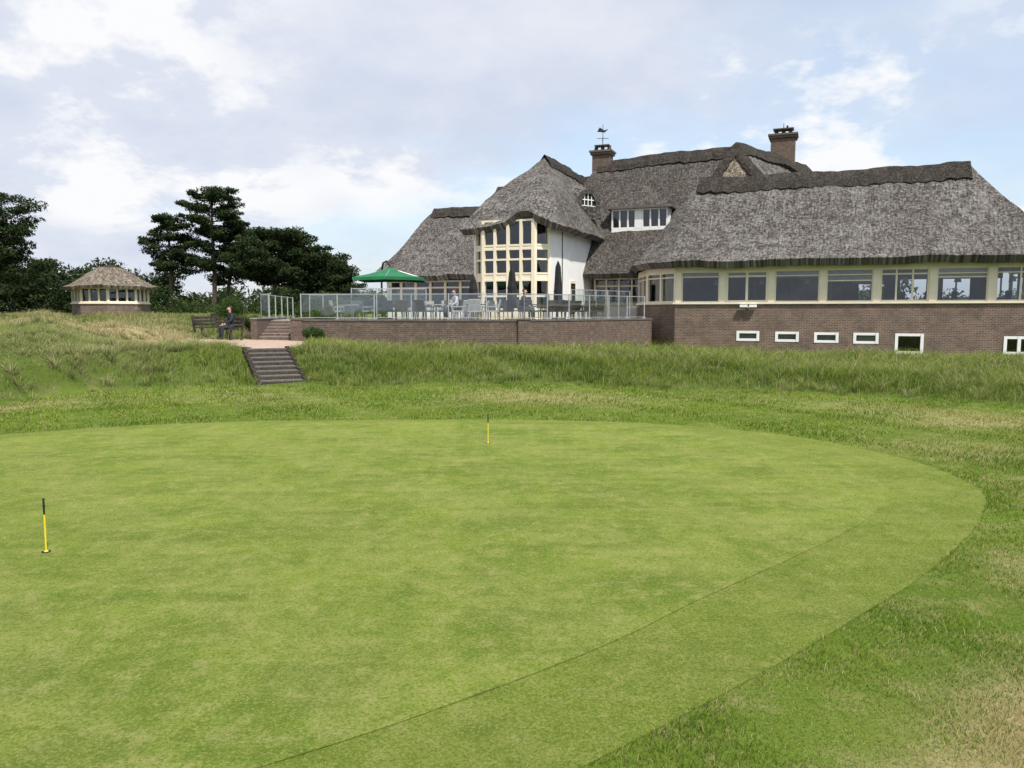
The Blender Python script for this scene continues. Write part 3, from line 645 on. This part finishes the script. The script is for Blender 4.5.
# ------------------------------------------------------------------ terrace furniture
px_,py_=-5.75,37.2
um=empty('green_parasol'); mb=MB()
c=[(-1.5,-1.5),(0,-1.55),(1.5,-1.5),(1.55,0),(1.5,1.5),(0,1.55),(-1.5,1.5),(-1.55,0)]
for i in range(8):
    a=c[i];b=c[(i+1)%8]
    mid=lambda q:(px_+q[0]*.5,py_+q[1]*.5,4.0)
    A_=(px_+a[0],py_+a[1],3.78 if i%2==0 else 3.82); B_=(px_+b[0],py_+b[1],3.82 if i%2==0 else 3.78)
    mb.face([A_,B_,mid(b),mid(a)],'canvas'); mb.face([mid(a),mid(b),(px_,py_,4.3)],'canvas')
    mb.face([(A_[0],A_[1],A_[2]-.14),(B_[0],B_[1],B_[2]-.14),B_,A_],'canvas')
    mb.cyl((px_,py_,4.26),(A_[0],A_[1],A_[2]-.03),.015,.015,'steel',5)
mb.build('canopy',um)
mb=MB(); mb.tube([(px_-.75,py_+2.0,TZ),(px_-.75,py_+2.0,4.2),(px_-.6,py_+1.6,4.6),(px_-.3,py_+.8,4.65),(px_,py_,4.36)],[.05,.05,.045,.04,.04],'black',8); mb.box((px_-.75,py_+2,TZ+.05),(.9,.9,.1),'stone'); mb.build('cantilever_pole',um)
def closed_parasol(x,y,h):
    mb=MB(); mb.cyl((0,0,0),(0,0,h),.03,.025,'wood',8); mb.cyl((0,0,0),(0,0,.1),.35,.33,'stone',14)
    zs=[.75,1.0,1.5,h-.25,h-.05,h+.05]; rs=[.17,.22,.2,.13,.06,.02]; n=12
    for i in range(5):
        for j in range(n):
            f=lambda ii,jj:((rs[ii]*(1+.2*(jj%2)))*math.cos(2*math.pi*jj/n),(rs[ii]*(1+.2*(jj%2)))*math.sin(2*math.pi*jj/n),zs[ii])
            mb.face([f(i,j),f(i,(j+1)%n),f(i+1,(j+1)%n),f(i+1,j)],'black')
    mb.cyl((0,0,1.45),(0,0,1.53),.235,.235,'black',12); mb.build('closed_parasol',loc=(x,y,TZ))
closed_parasol(0.0,35.8,2.45); closed_parasol(2.4,41.0,3.0); closed_parasol(-1.9,38.6,2.2)
def chair_mesh(k):
    mb=MB()
    for x in(-.25,.25):
        for y in(-.24,.24): mb.cyl((x,y,0),(x*.92,y*.92,.42),.018,.022,k,6)
        mb.box((x*1.08,0,.64),(.05,.5,.05),k); mb.cyl((x*1.08,-.22,.42),(x*1.08,-.22,.63),.018,.018,k,6)
    mb.box((0,0,.44),(.56,.54,.07),k)
    mb.hexa([(-.28,.22,.46),(.28,.22,.46),(.28,.27,.46),(-.28,.27,.46)],[(-.26,.33,.95),(.26,.33,.95),(.26,.38,.93),(-.26,.38,.93)],k)
    return mb
cm={k:None for k in('rattan','rattan_dark')}
def chair(x,y,yaw,k):
    if cm[k] is None: o=chair_mesh(k).build('terrace_chair'); cm[k]=o.data
    else: o=bpy.data.objects.new('terrace_chair',cm[k]); COL.objects.link(o)
    o.location=(x,y,TZ); o.rotation_euler=(0,0,yaw)
def table(x,y,white=False):
    mb=MB(); mb.cyl((0,0,.71),(0,0,.75),.42,.42,'rattan' if white else 'wood',18); mb.cyl((0,0,0),(0,0,.71),.035,.035,'steel',8); mb.cyl((0,0,0),(0,0,.04),.25,.22,'steel',12); mb.build('terrace_table',loc=(x,y,TZ))
for i,(x,y) in enumerate([(-7.4,36.6),(-5.4,36.3),(-3.4,35.2),(-1.6,34.6),(-.6,36.8),(1.3,35.4),(-2.2,37.5),(3.4,38),(-8.2,38.6),(-4.4,38.8),(2.2,37.6)]):
    table(x,y,i%2==0); k='rattan' if i%3==0 else 'rattan_dark'
    for j in range(4 if i%2 else 3):
        a=j*math.pi/2+i*.5; chair(x+.75*math.cos(a),y+.75*math.sin(a),a-math.pi/2+random.uniform(-.3,.3),k)
# ------------------------------------------------------------------ foliage
def leaves(name,centres,radii,per,size,c1,c2,parent=None):
    allp=[];cols=[];
    for c,r in zip(centres,radii):
        n=int(per*max(.35,(r[0]*r[1]*r[2])**.5))
        d=rng.normal(0,1,(n,3)); d/=np.linalg.norm(d,axis=1)[:,None]; rad=rng.uniform(.2,1,n)**.6
        p=np.array(c)+d*rad[:,None]*np.array(r); allp.append(p)
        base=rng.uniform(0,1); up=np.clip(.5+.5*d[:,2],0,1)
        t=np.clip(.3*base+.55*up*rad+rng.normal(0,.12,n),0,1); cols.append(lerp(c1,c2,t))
    P=np.concatenate(allp); C=np.concatenate(cols); n=len(P)
    a=rng.normal(0,1,(n,3)); a/=np.linalg.norm(a,axis=1)[:,None]; b=rng.normal(0,1,(n,3)); b=np.cross(a,b); b/=np.linalg.norm(b,axis=1)[:,None]
    s=size*rng.uniform(.6,1.4,n)[:,None]
    v=np.stack([P-a*s,P+a*s*.6+b*s*.3,P+a*s*.5-b*s*.4],1).reshape(-1,3)
    f=np.arange(n*3).reshape(-1,3)
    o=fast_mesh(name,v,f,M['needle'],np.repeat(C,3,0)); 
    if parent: o.parent=parent
    return o
PD,PL=(.014,.024,.012),(.06,.085,.032)
def pine(name,base,H,limbs,lean=(0,0),bend=.2,seed=0,per=300,size=.13,trunk=.2,flat=.32):
    R=random.Random(seed); root=empty(name); mb=MB(); bx,by,bz=base
    tp=[];rs=[]
    for i in range(11):
        t=i/10; tp.append((bx+lean[0]*t+bend*math.sin(t*4+seed),by+lean[1]*t,bz-.2+H*.97*t)); rs.append(trunk*(1-.85*t)+.02)
    mb.tube(tp,rs,'bark',8); C=[];Rr_=[]
    for (t,az,rr,rise) in limbs:
        a=math.radians(az); k=min(int(t*10),9); f=t*10-k; s=Vector(tp[k]).lerp(Vector(tp[k+1]),f)
        e=s+Vector((math.cos(a)*rr,math.sin(a)*rr,rise)); m=s.lerp(e,.5)+Vector((0,0,-.1*rr))
        mb.tube([s,m,e],[.075*(1.2-t)+.02,.045,.015],'bark',6)
        nn=max(2,int(rr/.55))
        for q in range(nn+1):
            g=.45+.6*q/nn; c=(s.lerp(m,g*2) if g<.5 else m.lerp(e,min(1.15,g*2-1)))
            for rep in range(2):
                w=R.uniform(.4,.75)*(1 if q<nn else .8)
                cc=c+Vector((R.uniform(-.45,.45),R.uniform(-.45,.45),R.uniform(0,.4))); C.append(tuple(cc)); Rr_.append((w,w,w*flat*R.uniform(.9,1.7)))
            if rep and R.random()<.5: mb.tube([c,cc],[.02,.008],'bark',4)
    for q in range(3): C.append((tp[-1][0]+R.uniform(-.3,.3),tp[-1][1],tp[-1][2]+R.uniform(-.3,.2))); Rr_.append((.5,.5,.35))
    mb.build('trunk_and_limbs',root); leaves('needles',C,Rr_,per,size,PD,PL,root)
    return root
def limbset(seed,n,t0,prof,rise=.5):
    R=random.Random(seed); out=[]
    for i in range(n):
        t=t0+(1-t0)*(i+.5)/n; out.append((min(.97,t+R.uniform(-.02,.02)),i*137.5+R.uniform(-20,20),prof(t)*R.uniform(.6,1.15),R.uniform(.1,.5)*rise*prof(t)))
    return out
pine('pine_tree',(-23.2,60,1.9),9.9,limbset(1,28,.36,lambda t:2.8*(1-abs(t-.6)*1.3)),(.9,0),.3,1)
pine('pine_tree',(-25.4,59,1.9),7.6,limbset(5,17,.4,lambda t:2.2*(1.15-t)**.5),(-.6,0),.25,5)
pine('pine_tree',(-22.6,62,1.9),7.2,limbset(9,16,.36,lambda t:2.4*(1.2-t)**.6),(1.4,0),.3,9)
pine('broad_pine_tree',(-16.9,56,1.9),6.1,limbset(11,34,.4,lambda t:3.7*(1.15-t)**.35,.35),(.3,0),.2,11,trunk=.28,flat=.42,per=340)
pine('broad_pine_tree',(-13.6,58,1.9),4.5,limbset(12,26,.25,lambda t:2.4*(1.2-t)**.4,.4),(0,0),.1,12,flat=.45,per=340)
pine('pine_tree',(-26.5,38.5,1.8),6.1,limbset(21,28,.35,lambda t:3.5*(1.25-t)**.5),(.5,0),.2,21,trunk=.25,size=.1,per=380,flat=.36)
C=[];R_=[]
for i in range(150):
    x=random.uniform(-47,-27); y=random.uniform(58,66); C.append((x,y,random.uniform(2.2,5.6+.5*math.sin(x*.9)))); R_.append((1.3,1.3,.8))
leaves('distant_pines',C,R_,170,.2,PD,PL)
C=[];R_=[]
for i in range(110):
    x=random.uniform(-25,-9); C.append((x,random.uniform(49,55),random.uniform(1.8,3.0+.4*math.sin(x)+.4*math.sin(x*2.3)))); R_.append((.8,.7,.6))
leaves('hedge',C,R_,240,.11,(.02,.035,.012),(.09,.13,.045))
C=[];R_=[]
for i in range(500):
    x=random.uniform(-160,160); C.append((x,random.uniform(118,135),random.uniform(2,5.0+1.3*math.sin(x*.13)))); R_.append((2.6,2.2,1.8))
leaves('distant_tree_line',C,R_,40,.5,PD,PL)
def shrub(x,y,z,r,n=14,c2=(.09,.14,.045)):
    C=[];R_=[]
    for i in range(n): C.append((x+random.uniform(-r,r)*.6,y+random.uniform(-r,r)*.6,z+random.uniform(.2,1.1)*r)); R_.append((r*.5,r*.5,r*.45))
    leaves('shrub',C,R_,900,.045,(.02,.04,.012),c2)
shrub(-8.3,34.2,TZ,.55); shrub(-11.4,34.3,1.35,.5); shrub(-9.2,38.2,TZ,.6); shrub(-13.4,37,1.8,.8); shrub(-8.2,32.4,.95,.45)
# ------------------------------------------------------------------ bench and people
bz=float(terr(-11.6,32.0))
mb=MB()
for i in range(3): mb.box((0,-.16+i*.15,.43),(1.5,.12,.04),'wood')
for i in range(3): mb.box((0,.29+.035*i,.56+i*.14),(1.5,.03,.11),'wood')
for x in(-.65,.65):
    mb.box((x,-.18,.2),(.07,.07,.44),'wood'); mb.hexa([(x-.035,.2,-.02),(x+.035,.2,-.02),(x+.035,.28,-.02),(x-.035,.28,-.02)],[(x-.035,.36,.95),(x+.035,.36,.95),(x+.035,.41,.95),(x-.035,.41,.95)],'wood'); mb.box((x,.02,.62),(.07,.5,.05),'wood')
    mb.box((x,-.2,.5),(.06,.06,.2),'wood')
b=mb.build('garden_bench',loc=(-11.75,32.5,bz+.03)); b.rotation_euler=(0,0,math.radians(-50))
b2=bpy.data.objects.new('garden_bench',b.data); COL.objects.link(b2); b2.location=(-12.9,33.6,float(terr(-12.9,33.6))+.03); b2.rotation_euler=(0,0,math.radians(60))
def person(x,y,z,yaw,top='cloth',low='cloth2'):
    root=empty('seated_person',(x,y,z)); root.rotation_euler=(0,0,yaw)
    def skin(name,V,Ed,R,mat):
        me=bpy.data.meshes.new(name); me.from_pydata(V,Ed,[]); me.materials.append(M[mat]); o=bpy.data.objects.new(name,me); COL.objects.link(o); o.parent=root
        o.modifiers.new('s','SKIN'); 
        for i,r in enumerate(R): me.skin_vertices[0].data[i].radius=(r,r) if not isinstance(r,tuple) else r
        me.skin_vertices[0].data[0].use_root=True
        ss=o.modifiers.new('ss','SUBSURF'); ss.levels=2; ss.render_levels=2; return o
    skin('torso',[(0,.1,.55),(0,.12,.8),(0,.08,1.02),(0,.06,1.12),(-.19,.08,1.03),(-.24,.0,.8),(-.15,-.2,.68),(.19,.08,1.03),(.24,.0,.8),(.15,-.2,.68)],[(0,1),(1,2),(2,3),(2,4),(4,5),(5,6),(2,7),(7,8),(8,9)],[(.17,.12),(.15,.11),(.16,.1),.06,.07,.052,.04,.07,.052,.04],top)
    skin('legs',[(0,.1,.54),(-.1,.05,.53),(-.13,-.33,.52),(-.13,-.36,.12),(.1,.05,.53),(.13,-.33,.52),(.13,-.36,.12)],[(0,1),(1,2),(2,3),(0,4),(4,5),(5,6)],[.13,.1,.07,.045,.1,.07,.045],low)
    skin('shoes',[(-.13,-.34,.06),(-.13,-.5,.04)],[(0,1)],[.05,.04],'black'); skin('shoes',[(.13,-.34,.06),(.13,-.5,.04)],[(0,1)],[.05,.04],'black')
    skin('head',[(0,.05,1.1),(0,.04,1.2),(0,.02,1.28),(0,.03,1.36)],[(0,1),(1,2),(2,3)],[.05,.055,.088,.075],'skin')
    skin('nose',[(0,-.05,1.29),(0,-.085,1.265)],[(0,1)],[.018,.014],'skin')
    skin('hair',[(0,.09,1.25),(0,.08,1.34),(0,.03,1.4)],[(0,1),(1,2)],[.075,.09,.075],'hair')
    for s in(-1,1):
        skin('hand',[(.15*s,-.2,.68),(.12*s,-.27,.63)],[(0,1)],[.035,.03],'skin')
        for q in range(4): skin('finger',[(.12*s+(q-1.5)*.018,-.28,.625),(.12*s+(q-1.5)*.018,-.33,.61),(.12*s+(q-1.5)*.018,-.35,.59)],[(0,1),(1,2)],[.01,.009,.008],'skin')
        skin('thumb',[(.12*s-.035*s,-.26,.635),(.12*s-.06*s,-.3,.63)],[(0,1)],[.011,.009],'skin')
person(-11.75,32.5,bz+.02,math.radians(-50),'cloth','cloth')
chair(-2.6,34.9,math.radians(-60),'rattan_dark'); person(-2.6,34.9,TZ+.01,math.radians(-60),'cloth_l')
chair(.6,34.6,math.radians(70),'rattan_dark'); person(.6,34.6,TZ+.01,math.radians(70),'cloth')
# ------------------------------------------------------------------ world / sun / camera
EL=math.radians(56); AZ=math.radians(150)
w=bpy.data.worlds.new('World'); scene.world=w; w.use_nodes=True; nt=w.node_tree; nt.nodes.clear()
out=N(nt,'ShaderNodeOutputWorld'); bg=N(nt,'ShaderNodeBackground'); bg.inputs[1].default_value=.1; nt.links.new(bg.outputs[0],out.inputs[0])
sky=N(nt,'ShaderNodeTexSky'); sky.sky_type='NISHITA'; sky.sun_disc=False; sky.sun_elevation=EL; sky.sun_rotation=AZ; sky.dust_density=1.5
tc=N(nt,'ShaderNodeTexCoord'); sx=N(nt,'ShaderNodeSeparateXYZ'); nt.links.new(tc.outputs['Generated'],sx.inputs[0])
def math_(op,a,b):
    m=N(nt,'ShaderNodeMath',operation=op)
    for i,v in enumerate((a,b)):
        if isinstance(v,(int,float)): m.inputs[i].default_value=v
        else: nt.links.new(v,m.inputs[i])
    return m.outputs[0]
zz=math_('ADD',math_('MAXIMUM',sx.outputs[2],0.0),.35)
cb=N(nt,'ShaderNodeCombineXYZ'); nt.links.new(math_('DIVIDE',sx.outputs[0],zz),cb.inputs[0]); nt.links.new(math_('DIVIDE',sx.outputs[1],zz),cb.inputs[1]); cb.inputs[2].default_value=4.3
n1=noi(nt,cb.outputs[0],1.1,4,.55); n2=noi(nt,cb.outputs[0],2.4,7,.6); n3=noi(nt,cb.outputs[0],.9,3,.5)
bias=math_('MULTIPLY',sx.outputs[0],-.3)
haze=ramp(nt,math_('ADD',n1,bias),[(.38,.45),(.56,.97)])
hz2=math_('SUBTRACT',1.0,math_('MULTIPLY',math_('MAXIMUM',sx.outputs[2],0.0),2.4))
hazef=math_('MAXIMUM',haze,math_('MULTIPLY',math_('MAXIMUM',hz2,0.0),.9))
skyb=mix(nt,1.0,sky.outputs[0],(2.2,2.35,2.25),'MULTIPLY')
c=mix(nt,hazef,skyb,mix(nt,ramp(nt,n2,[(.38,0.0),(.6,1.0)]),(6.6,7.15,8.5),(8.0,8.3,9.1)))
puff=math_('MULTIPLY',ramp(nt,n2,[(.51,0.0),(.58,1.0)]),ramp(nt,n3,[(.47,0.0),(.55,.95)]))
c=mix(nt,puff,c,(9.8,9.85,10.0))
nt.links.new(c,bg.inputs[0])
sun=bpy.data.lights.new('sun','SUN'); sun.energy=4.9; sun.angle=math.radians(1.5); sun.color=(1,.95,.86)
so=bpy.data.objects.new('sun',sun); COL.objects.link(so)
dv=Vector((math.sin(AZ)*math.cos(EL),math.cos(AZ)*math.cos(EL),math.sin(EL))); so.rotation_euler=dv.to_track_quat('Z','Y').to_euler(); so.location=dv*80
cam=bpy.data.cameras.new('camera'); cam.sensor_width=36; cam.lens=27.42; cam.clip_end=6000; cam.clip_start=.05
co_=bpy.data.objects.new('camera',cam); COL.objects.link(co_); co_.location=(0,0,2.2); co_.rotation_euler=(math.radians(90-5.27),0,0)
scene.camera=co_
scene.view_settings.view_transform='Standard'; scene.view_settings.look='None'; scene.view_settings.exposure=0
